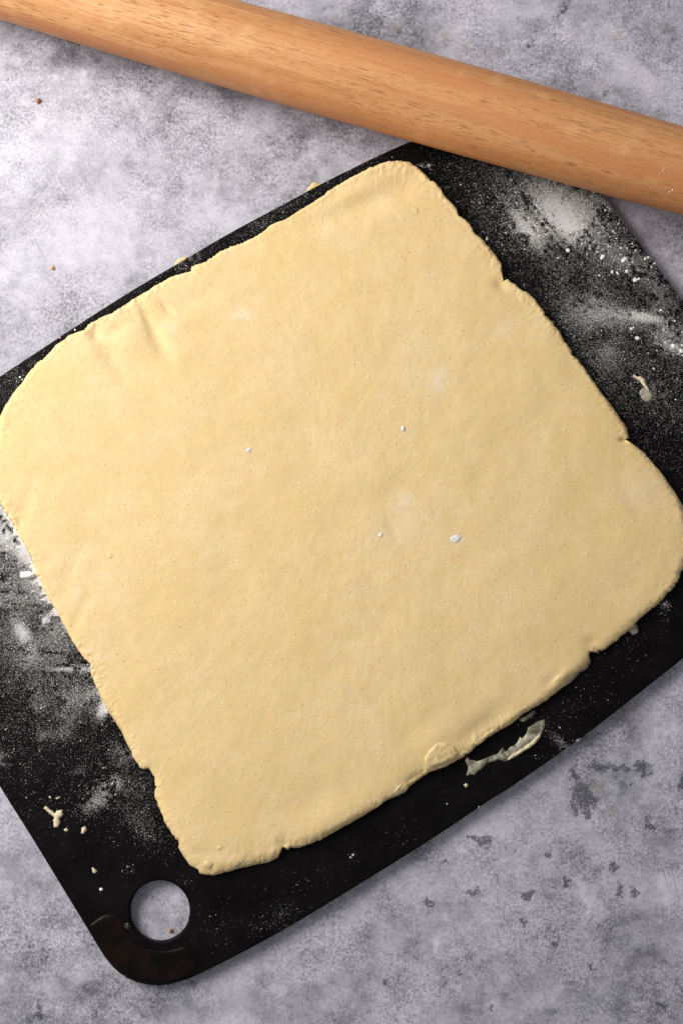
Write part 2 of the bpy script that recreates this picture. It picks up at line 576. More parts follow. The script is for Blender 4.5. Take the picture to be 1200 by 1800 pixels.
def wood_material():
    nt = NT('oiled_beech_wood')
    tc = nt.n('ShaderNodeTexCoord')
    p = tc.outputs['Object']
    warp = nt.vec('SUBTRACT', nt.noisec(nt.scalev(p, (9, 30, 30)), 1.0, 2, .5), (.5, .5, .5))
    pw = nt.vec('ADD', p, nt.scalev(warp, (0, .007, .007)))
    # annual rings: planes cut by the turned surface
    ring = nt.noise(nt.scalev(pw, (2.2, 105, 60)), 1.0, 4, .6)
    streak = nt.noise(nt.scalev(pw, (9, 420, 420)), 1.0, 3, .6)
    hair = nt.noise(nt.scalev(pw, (26, 1300, 1300)), 1.0, 2, .6)
    broad = nt.noise(nt.scalev(p, (6, 22, 22)), 1.0, 3, .5)
    fig = nt.noise(nt.scalev(p, (70, 55, 55)), 1.0, 3, .5)
    col = nt.mix(nt.mapr(ring, .3, .7), (.69, .365, .155), (.50, .215, .078))
    col = nt.mix(nt.mapr(streak, .36, .70, 0, .7), col, (.50, .205, .068))
    col = nt.mix(nt.mapr(hair, .42, .72, 0, .5), col, (.47, .20, .065))
    col = nt.mix(nt.mapr(broad, .38, .62, 0, .7), col, (.60, .25, .095))
    col = nt.mix(nt.mapr(fig, .55, .75, 0, .25), col, (.82, .53, .26))
    band = nt.noise(nt.scalev(pw, (4, 95, 95)), 1.0, 2, .5)
    col = nt.mix(nt.mapr(band, .50, .66, 0, .30), col, (.75, .425, .19))
    col = nt.mix(nt.mapr(band, .48, .34, 0, .5), col, (.56, .215, .085))
    # open pores: short dark dashes along the grain
    pore = nt.mapr(nt.noise(nt.scalev(pw, (120, 1700, 1700)), 1.0, 1, .5), .60, .68)
    gate = nt.mapr(nt.noise(nt.scalev(pw, (6, 90, 90)), 1.0, 2, .5), .38, .54)
    pm = nt.math('MULTIPLY', pore, gate)
    fine = nt.mapr(nt.noise(nt.scalev(pw, (210, 2600, 2600)), 1.0, 1, .5), .56, .70)
    col = nt.mix(nt.math('MULTIPLY', pm, .62), col, (.21, .075, .024))
    col = nt.mix(nt.math('MULTIPLY', fine, .40), col, (.33, .125, .042))
    nt.sett(Base_Color=col, Roughness=nt.mapr(streak, .3, .7, .48, .62))
    nt.bsdf.inputs['Specular IOR Level'].default_value = .35
    h = nt.math('SUBTRACT', nt.math('MULTIPLY', hair, .4), nt.math('MULTIPLY', pm, .9))
    nt.link(nt.bump(h, .35, .0003), nt.bsdf.inputs['Normal'])
    return nt.m


def crumb_material(name, col):
    nt = NT(name)
    p = nt.n('ShaderNodeNewGeometry').outputs['Position']
    f = nt.noise(p, 900, 3, .6)
    nt.sett(Base_Color=nt.mix(f, tuple(c * .7 for c in col), tuple(min(1, c * 1.3) for c in col)), Roughness=.6)
    nt.link(nt.bump(f, .6, .0005), nt.bsdf.inputs['Normal'])
    return nt.m


M_TABLE, M_BOARD, M_GRIP = table_material(), board_material(), grip_material()
M_DOUGH, M_FLOUR, M_WOOD, M_SMEAR = dough_material(), flour_material(), wood_material(), smear_material()
M_CLUMP = crumb_material('damp_flour_clump', (.74, .71, .68))
M_CRUMBLE = dough_material('broken_dough', 1.3)
M_PALE = dough_material('dried_dough_scrap', .8, .75)

# ------------------------------------------------------------------ table top
xs = np.concatenate([[-.9, -.6, -.4, -.3], np.arange(-.24, .2401, .0011), [.3, .4, .6, .9]])
ys = np.concatenate([[-.9, -.6, -.4], np.arange(-.31, .3401, .0011), [.4, .6, .9]])
gxx, gyy = np.meshgrid(xs, ys)
nx_, ny_ = len(xs), len(ys)
tv = np.stack([gxx.ravel(), gyy.ravel(), np.zeros(nx_ * ny_)], 1)
ii = (np.arange(ny_ - 1)[:, None] * nx_ + np.arange(nx_ - 1)[None]).ravel()
tf = np.stack([ii, ii + 1, ii + nx_ + 1, ii + nx_], 1)
me = bpy.data.meshes.new('table_top')
me.vertices.add(len(tv))
me.vertices.foreach_set('co', tv.ravel())
me.loops.add(len(tf) * 4)
me.loops.foreach_set('vertex_index', tf.ravel().astype(np.int32))
me.polygons.add(len(tf))
me.polygons.foreach_set('loop_start', np.arange(0, len(tf) * 4, 4, dtype=np.int32))
me.polygons.foreach_set('loop_total', np.full(len(tf), 4, dtype=np.int32))
me.update()


def mark(name, spots, warp, inner, k=1.0, fr=60):
    x, y = tv[:, 0], tv[:, 1]
    x2 = x + warp * (fbm(x * fr, y * fr, 201, 4, .6)) * 2
    y2 = y + warp * (fbm(x * fr + 50, y * fr, 207, 4, .6)) * 2
    out = np.zeros(len(x))
    for sp in spots:
        px, py, sx, sy, r = sp[:5]
        amt = sp[5] if len(sp) > 5 else 1.0
        cx, cy = P(px, py)
        a = math.radians(r)
        dx, dy = x2 - cx, y2 - cy
        u = (dx * math.cos(a) + dy * math.sin(a)) / (sx * .29 * MM * k)
        v = (-dx * math.sin(a) + dy * math.cos(a)) / (sy * .29 * MM * k)
        q = np.clip((1 - np.hypot(u, v)) / (1 - inner), 0, 1)
        out = np.maximum(out, amt * q * q * (3 - 2 * q))
    me.attributes.new(name, 'FLOAT', 'POINT').data.foreach_set('value', out.astype(np.float32))


mark('worn_and_shaded', WORN_AND_SHADED, .016, 0.0)
mark('pale_zones', PALE_ZONES, .016, 0.0)
mark('chipped', CHIPS, .0042, .25, 1.35, 330)
mark('ochre_stain', OCHRE, .003, .2, 1.4, 300)
mark('violet_stain', VIOLET, .002, .2, 1.3)
me.materials.append(M_TABLE)
table = bpy.data.objects.new('table_top', me)
C.objects.link(table)
tag(table, 'mottled grey plaster table top with dark chips and scratches', kind='structure')

# ------------------------------------------------------------------ cutting board
T = 0.0062
BOARD_PX = [(-240, 965), (-268, 912), (-277, 880), (-268, 850), (-245, 822), (-200, 792), (-100, 727), (0, 661), (50, 628), (100, 595),
            (150, 562), (200, 530), (250, 499), (325, 455), (400, 411), (457, 380), (500, 357), (575, 317), (625, 292), (675, 268), (725, 246),
            (780, 224), (830, 209), (870, 204), (905, 210), (940, 228), (975, 257), (1010, 291), (1040, 323), (1067, 356), (1101, 397),
            (1136, 444), (1168, 486), (1200, 528), (1300, 655), (1390, 775), (1425, 830), (1438, 870), (1432, 905), (1405, 950), (1350, 1015),
            (1270, 1095), (1200, 1157), (1140, 1205), (1083, 1250), (1015, 1302), (900, 1382), (860, 1407), (757, 1476), (600, 1574), (500, 1634),
            (425, 1675), (360, 1708), (320, 1725), (280, 1733), (240, 1727), (210, 1711), (185, 1684), (150, 1627), (100, 1545), (50, 1463),
            (0, 1383), (-100, 1215), (-180, 1075)]
BOARD = spline(poly(BOARD_PX, T), 0.004)
HOLE_C = np.array(P(280.5, 1602, T))
HOLE_R = 0.0149
board = empty('cutting_board', (*BOARD.mean(0), 0.0), 'black plastic cutting board with round corner hole, dusted with flour, lying under the dough', 'cutting board')


def inset(pl, d):
    nx = np.roll(pl, -1, 0) - np.roll(pl, 1, 0)
    nx /= np.linalg.norm(nx, axis=1)[:, None]
    area2 = np.sum(pl[:, 0] * np.roll(pl[:, 1], -1) - np.roll(pl[:, 0], -1) * pl[:, 1])
    s = 1 if area2 > 0 else -1
    nrm = np.stack([-nx[:, 1], nx[:, 0]], 1) * s
    return pl + nrm * d


bm = bmesh.new()
prof = [(0.0006, 0.0), (0.0, 0.0006), (0.0, T - 0.0009), (0.0002, T - 0.0003), (0.0007, T - 0.00005), (0.0013, T)]
ang = np.linspace(0, 2 * math.pi, 72, endpoint=False)
hole = np.stack([HOLE_C[0] + HOLE_R * np.cos(ang), HOLE_C[1] + HOLE_R * np.sin(ang)], 1)


def loops(outl, sign):
    res = []
    for d, z in prof:
        pl = inset(outl, d) if sign > 0 else HOLE_C + (outl - HOLE_C) * (1 + d / HOLE_R)
        res.append([bm.verts.new((a, b, z)) for a, b in pl])
    for l0, l1 in zip(res, res[1:]):
        n = len(l0)
        for i in range(n):
            bm.faces.new((l0[i], l0[(i + 1) % n], l1[(i + 1) % n], l1[i]))
    return res


lo_ = loops(BOARD, 1)
lh_ = loops(hole, -1)
for k in (0, -1):
    es = []
    for lp in (lo_[k], lh_[k]):
        for i in range(len(lp)):
            es.append(bm.edges.get((lp[i], lp[(i + 1) % len(lp)])))
    bmesh.ops.triangle_fill(bm, use_beauty=True, use_dissolve=False, edges=es)
bmesh.ops.recalc_face_normals(bm, faces=bm.faces)
for f in bm.faces:
    f.smooth = abs(f.normal.z) < .999
bc = Vector(board.location)
for v in bm.verts:
    v.co -= bc
me = bpy.data.meshes.new('board_slab')
bm.to_mesh(me)
bm.free()
me.materials.append(M_BOARD)
slab = bpy.data.objects.new('board_slab', me)
C.objects.link(slab)
slab.parent = board

z3 = lambda pts, ox, oy, k: [(ox + a / k, oy + b / k) for a, b in pts]
GRIP_PX = z3([(82, 612), (112, 672), (160, 760), (218, 858), (270, 932), (345, 1000), (435, 1058), (550, 1092), (680, 1096), (800, 1072), (900, 1036),
              (975, 998), (1004, 955), (998, 900), (962, 838), (920, 795), (880, 783), (820, 800), (740, 815), (650, 815), (560, 792), (480, 744),
              (420, 680), (380, 605), (340, 545), (300, 517), (240, 512), (170, 537), (115, 578)], 140, 1500, 4.8)
blob('corner_grip', spline(poly(GRIP_PX, T), 0.0008), M_GRIP, T - .0001, 0.0007, 0.0009, 1, edge=0.0022, parent=board, flat=True)['label'] = 'dark brown rubbery grip curving round the hole at the corner'

# ------------------------------------------------------------------ rolled dough
DOUGH_PX = [(0, 732), (10, 712), (25, 690), (41, 672), (47, 662), (59, 647), (67, 637), (77, 632), (100, 606), (115, 597), (122, 590), (150, 580),
            (155, 571), (185, 556), (200, 550), (215, 540), (250, 517), (270, 505), (300, 487), (336, 477), (337, 469), (362, 460), (397, 437),
            (432, 425), (462, 409), (475, 396), (502, 386), (525, 370), (547, 357), (570, 343), (575, 337), (600, 322), (640, 300), (670, 287),
            (695, 283), (715, 285), (732, 292), (745, 304), (757, 318), (765, 321), (775, 332), (777, 339), (802, 366), (805, 379), (817, 386),
            (829, 400), (831, 407), (851, 424), (872, 450), (881, 465), (882, 484), (884, 497), (890, 491), (920, 512), (929, 515), (952, 542),
            (957, 554), (975, 573), (1002, 615), (1005, 626), (1012, 629), (1030, 652), (1052, 685), (1065, 700), (1087, 732), (1101, 752),
            (1104, 770), (1094, 773), (1106, 776), (1132, 796), (1162, 832), (1187, 867), (1200, 890), (1209, 920), (1212, 950), (1207, 980),
            (1200, 998), (1195, 1006), (1191, 1020), (1177, 1037), (1160, 1057), (1145, 1069), (1120, 1090), (1113, 1100), (1100, 1110), (1083, 1125),
            (1052, 1148), (1042, 1147), (1043, 1137), (1034, 1148), (1036, 1160), (1029, 1171), (1010, 1185), (992, 1204), (960, 1230), (920, 1253),
            (900, 1270), (862, 1292), (827, 1319), (810, 1331), (785, 1346), (752, 1358), (720, 1380), (712, 1392), (680, 1405), (660, 1420), (610, 1449),
            (565, 1475), (532, 1487), (520, 1491), (510, 1489), (506, 1494), (497, 1488), (491, 1499), (492, 1505), (472, 1515), (437, 1522), (400, 1532),
            (377, 1538), (360, 1537), (351, 1535), (349, 1529), (335, 1522), (317, 1497), (312, 1485), (317, 1479), (309, 1475), (300, 1462), (289, 1443),
            (280, 1420), (272, 1402), (272, 1390), (276, 1381), (270, 1362), (262, 1352), (247, 1350), (237, 1335), (212, 1282), (190, 1247), (170, 1207),
            (161, 1185), (160, 1166), (149, 1157), (130, 1130), (102, 1077), (80, 1040), (67, 1012), (56, 978), (40, 950), (25, 925), (10, 900), (0, 880),
            (-7, 850), (-10, 812), (-7, 770)]
ZE = T + 0.0025
HD = 0.0054
DO = poly(DOUGH_PX, ZE)
DC = np.array(P(605, 905, ZE))
dd = densify(DO, 0.00035)
th = np.arctan2(dd[:, 1] - DC[1], dd[:, 0] - DC[0])
rr = np.hypot(dd[:, 0] - DC[0], dd[:, 1] - DC[1])
od = np.argsort(th)
th, rr = th[od], rr[od]
NA = 2600
TH = np.linspace(-math.pi, math.pi, NA, endpoint=False)
R = np.interp(TH, np.concatenate([th - 2 * math.pi, th, th + 2 * math.pi]), np.concatenate([rr, rr, rr]))
ex, ey = np.cos(TH), np.sin(TH)
# small tears and crumbs along the rim, stronger in some stretches
amp = np.clip(.35 + 2.2 * (vnoise(ex * 9, ey * 9, 3) - .45), .25, 1.4) + .7 * np.exp(-((TH - .75) / .35) ** 2)
R = R + amp * .0016 * fbm(DC[0] + R * ex * 600, DC[1] + R * ey * 600, 21, 4, .65)
ker = np.exp(-0.5 * (np.arange(-60, 61) / 18.0) ** 2)
ker /= ker.sum()
RS = np.convolve(np.concatenate([R[-60:], R, R[:60]]), ker, 'valid')
DS = np.array([0, .15, .35, .6, .9, 1.25, 1.7, 2.2, 2.8, 3.5, 4.3, 5.2, 6.2, 7.3, 8.5, 9.8, 11.2, 12.6] +
              list(np.arange(14, 40, 1.3)) + list(np.arange(40, 146, 2.2))) * MM


def dents(x, y):
    """finger dents, ridges and slow waves left by rolling"""
    h = 0.0014 * fbm(x * 14, y * 14, 41, 3) + 0.0009 * fbm(x * 55, y * 55, 51, 3)
    for (px, py, sl, sw, a, d) in [
            (268, 583, 44, 13, 58, -1.25), (246, 556, 30, 8, 62, .55), (196, 628, 48, 15, 55, -.75), (225, 605, 40, 14, 50, .35),
            (165, 585, 10, 10, 0, -.7), (150, 588, 12, 8, 20, .4), (292, 540, 16, 7, 45, -.55), (310, 560, 20, 12, 45, .3), (210, 575, 26, 10, -30, -.35),
            (250, 650, 60, 20, 50, -.35), (655, 352, 70, 20, -26, -.9), (720, 330, 40, 30, 0, -.5), (600, 350, 60, 12, -28, .35), (560, 380, 60, 18, -28, -.35),
            (350, 520, 70, 16, -30, -.35), (850, 1276, 45, 16, -35, -.9), (760, 1300, 40, 20, -30, .4), (730, 1368, 22, 10, -32, -.8), (560, 1400, 80, 22, -25, -.45),
            (580, 1440, 60, 14, -25, .25), (880, 500, 12, 8, 40, -.6), (905, 520, 30, 14, 45, -.35), (972, 1195, 16, 7, -35, -.5), (985, 1190, 14, 6, -40, .5),
            (1040, 1130, 14, 10, 0, -.6), (700, 910, 60, 30, 70, -.2), (690, 930, 20, 6, 70, -.3), (1110, 880, 50, 20, 60, -.3), (360, 1500, 30, 8, 0, -.3),
            (125, 1000, 14, 60, 20, -.25), (40, 900, 12, 50, 15, -.3), (140, 1080, 10, 40, 25, -.3), (800, 700, 160, 60, 60, .2), (480, 1000, 200, 80, 30, .25),
            (500, 1485, 12, 10, 0, -.8), (310, 1490, 10, 8, 0, -.4), (265, 1365, 12, 12, 0, -.5), (1097, 773, 8, 4, 10, -1.2)]:
        cx, cy = P(px, py, .0125)
        s, c = math.sin(math.radians(a)), math.cos(math.radians(a))
        u = ((x - cx) * c - (y - cy) * s) / (sl * .287 * MM)
        v = ((x - cx) * s + (y - cy) * c) / (sw * .287 * MM)
        h = h + 1.5 * d * MM * np.exp(-(u * u + v * v) * .9)
    return h


facing = np.clip((.45 * ex - .89 * ey), 0, 1)            # the low, thick side of the sheet
rim_e = (.0022 + .0038 * facing) * (1 + 1.5 * fbm(ex * 6, ey * 6, 12, 4))
rim_h = np.clip(.56 - .22 * facing + .9 * fbm(ex * 7, ey * 7, 8, 4), .15, .8)


def dough_z(x, y, d, e, rim):
    t = np.clip(d / e, 0, 1)
    prof_ = np.sqrt(np.clip(1 - (1 - t) ** 2, 0, 1))
    slow = 1 - .16 * np.exp(-d / .012)
    ragged = .0011 * fbm(x * 900, y * 900, 61, 3, .6) * np.exp(-d / .0022)
    fade = np.clip(d / .003, .25, 1)
    # fine cracks and crumbling where the rim dried and tore
    cr = np.clip(1 - np.abs(fbm(x * 170, y * 170, 301, 3, .55)) / .022, 0, 1) * np.exp(-d / .0042)
    cr = cr * np.clip((vnoise(x * 45, y * 45, 305) - .35) * 3, 0, 1)
    gran = .0005 * np.clip(fbm(x * 420, y * 420, 311, 3, .6) * 3, -1, 1) * np.exp(-d / .005) * np.clip((vnoise(x * 40 + 9, y * 40, 313) - .4) * 3, 0, 1)
    ragged = ragged - .0008 * cr + gran
    return T + HD * slow * (rim + (1 - rim) * prof_) + dents(x, y) * fade + ragged


rings = []
for d in DS:
    r = (RS + (R - RS) * math.exp(-d / .0028)) * (1 - d / .1475)
    x, y = DC[0] + r * ex, DC[1] + r * ey
    rings.append(np.stack([x, y, dough_z(x, y, d, rim_e, rim_h)], 1))
low = []
for off, frac in ((.00035, .62), (.0004, .30), (-.0003, 0.0)):
    r = R + off * (1 + 1.5 * fbm(ex * 60, ey * 60, 31, 3))
    zz = T + (rings[0][:, 2] - T) * frac
    low.append(np.stack([DC[0] + r * ex, DC[1] + r * ey, zz + .00002], 1))
allr = low[::-1] + rings
V = np.concatenate(allr)
NR = len(allr)
idx = np.arange(NA)
F = []
for k in range(NR - 1):
    a, b = k * NA + idx, k * NA + (idx + 1) % NA
    F.append(np.stack([a, b, b + NA, a + NA], 1))
F = np.concatenate(F).tolist()
V = V.tolist() + [[*DC, float(np.mean(rings[-1][:, 2]))]]
last = (NR - 1) * NA
F += [[last + i, last + (i + 1) % NA, len(V) - 1] for i in range(NA)]
dough = empty('dough_sheet', (*DC, T), 'pale yellow rolled out dough sheet with ragged edges on the black board', 'dough')
slab = mesh_obj('dough_slab', V, F, M_DOUGH)
rehome(slab, dough)
DOUGH_EDGE = np.stack([DC[0] + R * ex, DC[1] + R * ey], 1)[::6]


def dough_surface(x, y):
    x, y = np.asarray(x), np.asarray(y)
    a = np.arctan2(y - DC[1], x - DC[0])
    rad = np.hypot(x - DC[0], y - DC[1])
    ro = np.interp(a, TH, R, period=2 * math.pi)
    d = np.clip((1 - rad / ro) * .1475, 0, None)
    return dough_z(x, y, d, np.interp(a, TH, rim_e, period=2 * math.pi), np.interp(a, TH, rim_h, period=2 * math.pi))


pp = blob('pressed_patch', poly(z3([(742, 612), (770, 560), (830, 503), (900, 500), (958, 530), (985, 578), (960, 618), (880, 655), (800, 682), (748, 655)], 560, 1180, 4), .012),
          M_CRUMBLE, 0, .0011, .0007, 4, edge=.0016, rough=.35, surf=lambda x, y: dough_surface(x, y) - .0002, parent=dough)
pp['label'] = 'rough round scrap of dough pressed back onto the lower edge'
fl = blob('edge_flap', poly([(1098, 1106), (1106, 1098), (1118, 1098), (1121, 1106), (1120, 1113), (1111, 1116), (1103, 1110)], T), M_SMEAR, T, .0007, .0007, 5, parent=dough)
fl['label'] = 'thin greyish flap of dough sticking out of the edge'
fl = blob('edge_flap', poly([(1036, 1158), (1038, 1162), (1034, 1172), (1018, 1184), (1000, 1201), (985, 1211), (985, 1203), (1008, 1183), (1028, 1168)], T), M_SMEAR, T, .0006, .0007, 6, parent=dough)
for k, pts in enumerate([[(690, 1392), (698, 1384), (706, 1377), (708, 1381), (700, 1390), (692, 1398)],
                         [(968, 1196), (975, 1188), (984, 1183), (988, 1187), (982, 1196), (972, 1203)],
                         [(765, 386), (772, 378), (780, 381), (778, 388), (769, 390)], [(722, 364), (730, 360), (737, 366), (733, 376), (725, 372)],
                         [(270, 1373), (278, 1370), (290, 1372), (286, 1381), (277, 1386), (271, 1382)],
                         [(905, 512), (914, 508), (925, 513), (932, 522), (926, 534), (914, 530)],
                         [(760, 322), (768, 321), (774, 334), (780, 346), (774, 352), (766, 340)],
                         [(185, 972), (193, 970), (201, 977), (197, 983), (189, 980)], [(67, 964), (71, 964), (72, 972), (68, 976)],
                         [(358, 1514), (368, 1512), (375, 1520), (368, 1528), (358, 1524)],
                         [(380, 1488), (388, 1485), (394, 1488), (390, 1494), (382, 1496)]]):
    blob('pressed_crumb', poly(pts, .012), M_CRUMBLE, 0, .00036, .0006, 20 + k, rough=.9, surf=lambda x, y: dough_surface(x, y) - .00018, parent=dough)

# ------------------------------------------------------------------ rolling pin
A, B = PV(-250, -114, .0225), PV(1560, 416, .0265)
axis = (B - A)
Lp = axis.length
NS, NC = 150, 72
# where its belly is thickest, and a gentle taper towards both ends
mid = .53


def pin_r(t):
    s = abs(t - mid)
    r = .0221 - .0066 * max(0, s - .06) ** 1.55 * 2.2
    e = min(t, 1 - t) * Lp
    if e < .008:
        r *= math.sqrt(max(0, 1 - (1 - e / .008) ** 2)) * .45 + .55
    return r


verts, faces = [], []
ts = sorted(set([0, .001, .003, .006, .01, .014] + list(np.linspace(.018, .982, NS)) + [.986, .99, .994, .997, .999, 1]))
for t in ts:
    for k in range(NC):
        a = 2 * math.pi * k / NC
        verts.append(((t - mid) * Lp, pin_r(t) * math.cos(a), pin_r(t) * math.sin(a)))
for i in range(len(ts) - 1):
    for k in range(NC):
        k2 = (k + 1) % NC
        faces.append((i * NC + k, (i + 1) * NC + k, (i + 1) * NC + k2, i * NC + k2))
faces.append(tuple(range(NC)))
faces.append(tuple((len(ts) - 1) * NC + k for k in range(NC))[::-1])
pin = mesh_obj('rolling_pin', verts, faces, M_WOOD)
# lay it down: one end on the table, its belly on the corner of the board
ux = Vector((axis.x, axis.y, 0)).normalized()
c0 = A + axis * mid
tl = 0.0
board_t = .60
zb = T + pin_r(board_t) + .0001
zl = pin_r(.03) + .0001
slope = (zb - zl) / ((board_t - .03) * Lp)
zc = zb - slope * (board_t - mid) * Lp
X = Vector((ux.x, ux.y, slope)).normalized()
Yv = Vector((-ux.y, ux.x, 0))
Zv = X.cross(Yv)
pin.matrix_world = Matrix(((X.x, Yv.x, Zv.x, c0.x), (X.y, Yv.y, Zv.y, c0.y), (X.z, Yv.z, Zv.z, zc), (0, 0, 0, 1)))
tag(pin, 'tapered wooden rolling pin lying across the corner of the black board', 'rolling pin')

# ------------------------------------------------------------------ flour on the board
DPX = np.array(DOUGH_PX, float)
BPX = spline(BOARD_PX, 12)
GR = 4.1
comps = [  # px, py, sx, sy, angle, amount, streak (angle or None)
    (985, 378, 32, 20, 50, 2.6, 50), (1000, 400, 15, 9, 50, 2.6, None), (925, 402, 26, 11, 50, 1.9, 50), (960, 345, 56, 30, 45, .7, 50), (1030, 370, 36, 26, 30, .75, None),
    (960, 380, 80, 50, 40, .24, 50), (880, 350, 46, 36, 50, .15, 50), (870, 300, 70, 20, 16, .14, 50), (1060, 420, 50, 40, 50, .28, None), (1090, 450, 35, 14, 20, .45, None),
    (1120, 480, 30, 12, 20, .35, None), (1010, 330, 60, 20, 16, .30, None), (930, 460, 60, 40, 40, .08, 50), (850, 400, 30, 50, -40, .10, 50),
    (1045, 545, 26, 22, 0, .6, 20), (1000, 545, 20, 40, -30, .22, None), (1120, 556, 26, 5, 8, 2.2, None), (1145, 560, 12, 5, 8, .7, None), (1090, 560, 40, 14, 5, .45, None),
    (1180, 595, 18, 16, 0, .9, None), (1190, 612, 12, 6, 0, .8, None), (1155, 525, 16, 26, -20, .35, None), (1080, 620, 43, 36, 30, .12, 50), (1065, 620, 14, 16, 30, .4, None),
    (1040, 640, 50, 40, 45, .15, 50), (1150, 640, 60, 50, 0, .12, None), (1150, 700, 60, 60, 0, .10, None), (1000, 500, 120, 60, 40, .08, None), (1130, 600, 90, 90, 50, .10, None),
    (1240, 640, 60, 70, 0, .12, None), (1170, 780, 70, 60, 0, .045, None), (800, 310, 40, 22, 50, .06, None), (1190, 740, 30, 14, 20, .12, None), (1010, 480, 60, 30, 30, .12, None),
    (1150, 690, 24, 12, 20, .25, None), (1175, 560, 26, 40, 0, .12, None), (1070, 500, 50, 20, 20, .15, None),
    # left of the dough
    (48, 975, 13, 9, 30, 4.0, None), (12, 935, 14, 16, 40, 2.6, None), (12, 955, 22, 14, 0, .7, 5), (20, 1000, 40, 26, 5, .40, 5), (60, 1010, 12, 16, 60, .8, None), (70, 1040, 16, 12, 60, .7, None),
    (20, 1050, 36, 20, 10, .45, 5), (60, 1090, 50, 36, 10, .34, 5), (30, 1100, 50, 50, 60, .30, 5), (40, 1113, 7, 14, -30, 2.0, None), (80, 1090, 8, 4, -50, 2.2, None), (105, 1100, 10, 14, 60, .5, None),
    (60, 1145, 40, 26, 20, .32, 5), (110, 1130, 26, 26, 50, .30, 5), (52, 1155, 10, 14, 40, .5, None), (122, 1176, 20, 2.2, 0, 1.6, None), (146, 1175, 6, 6, 0, .6, None), (100, 1180, 40, 40, 30, .16, 5),
    (140, 1225, 28, 18, 10, .42, None), (182, 1245, 5, 11, 25, 3.2, None), (170, 1215, 6, 12, 60, .7, None), (60, 1215, 8, 10, 0, .35, None), (70, 1243, 8, 7, 0, .4, None), (118, 1258, 10, 8, 0, .4, None),
    (112, 1285, 14, 10, -30, .30, None), (78, 1292, 8, 8, 0, .35, None), (60, 1250, 60, 50, 30, .09, None), (120, 1240, 50, 30, 20, .16, None), (60, 1320, 60, 60, 0, .035, None),
    (197, 1378, 9, 7, -20, 1.5, None), (180, 1395, 14, 8, -45, .5, None), (163, 1412, 16, 10, -10, .5, None), (218, 1325, 14, 14, 40, .32, None), (140, 1355, 10, 6, 0, .14, None), (190, 1330, 40, 30, 20, .06, None),
    (240, 1395, 26, 26, 0, .12, None), (200, 1400, 70, 40, 0, .07, None), (250, 1450, 14, 22, -40, .14, None), (280, 1480, 20, 16, 50, .13, None), (5, 1335, 8, 8, 0, .45, None), (20, 1290, 40, 60, 0, .05, None),
    (-60, 1040, 60, 80, 0, .2, 5), (-120, 960, 60, 60, 0, .12, 5), (0, 1180, 50, 60, 0, .14, 5),
    # the strip above the dough and the bare strip below it
    (20, 680, 30, 14, -40, .12, None), (40, 655, 14, 8, -30, .2, None), (330, 462, 14, 6, -30, .4, None), (400, 425, 30, 8, -28, .05, None), (460, 395, 20, 8, -28, .10, None), (490, 370, 40, 10, -28, .12, None),
    (200, 540, 120, 8, -32, .05, None), (560, 335, 60, 8, -28, .08, None), (740, 290, 4, 2, 0, .5, None), (753, 291, 3, 3, 0, .6, None), (640, 290, 60, 8, -25, .06, None),
    (1168, 1062, 5, 4, 0, .6, None), (1163, 1075, 9, 14, -20, .12, None), (985, 1306, 5, 14, -50, .30, None), (965, 1280, 26, 18, 0, .045, None), (1015, 1301, 9, 1.6, -38, 1.2, None), (940, 1330, 8, 3, 0, .2, None),  # the narrow line on the board edge draws a silver highlight in flour
    (480, 1620, 30, 10, -20, .06, None), (490, 1600, 10, 14, 0, .10, None), (385, 1630, 20, 26, 0, .045, None), (325, 1550, 12, 8, 20, .12, None), (228, 1530, 7, 6, 0, .12, None), (178, 1563, 4, 4, 0, .25, None),
    (230, 1660, 8, 6, 20, .14, None), (230, 1712, 12, 3, 20, .18, None), (222, 1628, 3, 3, 0, .3, None), (550, 1545, 60, 20, -25, .012, None), (620, 1505, 5, 6, 0, .12, None), (700, 1470, 20, 20, 0, .02, None),
    (1090, 1140, 30, 30, -30, .012, None), (1010, 1240, 20, 10, -30, .05, None), (1030, 1220, 60, 30, -35, .012, None), (920, 1255, 14, 8, -20, .10, None)]
gx, gy, gs = [], [], []
cgx, cgy = [], []
for (cx, cy, sx, sy, a, amt, stre) in comps:
    low_strip = -(cx - 345) * .55 - (cy - 1710) * .84 < 230 and cx > 150
    if max(sx, sy) > 44 and amt < .5:
        amt *= .38
    elif max(sx, sy) > 29 and amt < .4:
        amt *= .7
    elif low_strip and amt < .3:
        amt *= .25
    m_ = RNG.poisson(amt * (.06 if amt > .4 else .014) * 2 * math.pi * sx * sy)
    cgx.append(RNG.normal(0, 1, m_) * sx * 1.1 + cx)
    cgy.append(RNG.normal(0, 1, m_) * max(sy, sx * .5) * 1.1 + cy)
    n = RNG.poisson(amt * GR * 2 * math.pi * sx * sy)
    u, v = RNG.normal(size=(2, n))
    u, v = u * sx, v * sy
    ca, sa = math.cos(math.radians(a)), math.sin(math.radians(a))
    x, y = cx + u * ca - v * sa, cy + u * sa + v * ca
    k = vnoise(x / 7.0, y / 7.0, 71) * .6 + vnoise(x / 22.0, y / 22.0, 72) * .6 + vnoise(x / 4.2, y / 4.2, 75) * .25 + .04
    if stre is not None:
        cb, sb = math.cos(math.radians(stre)), math.sin(math.radians(stre))
        p_, q_ = x * cb + y * sb, -x * sb + y * cb
        k = k * .68 + .45 * vnoise(p_ / 70.0, q_ / 5.0, 73)
    lo_k = .5 if amt < .15 else .06
    keep = RNG.uniform(size=n) < np.clip((k - .40) * 2.8, lo_k, 1) if amt < .15 else RNG.uniform(size=n) < np.clip((k - (.43 if amt < 1 else .51)) * (2.9 if amt < 1 else 5.0), .025, 1)
    gx.append(x[keep])
    gy.append(y[keep])
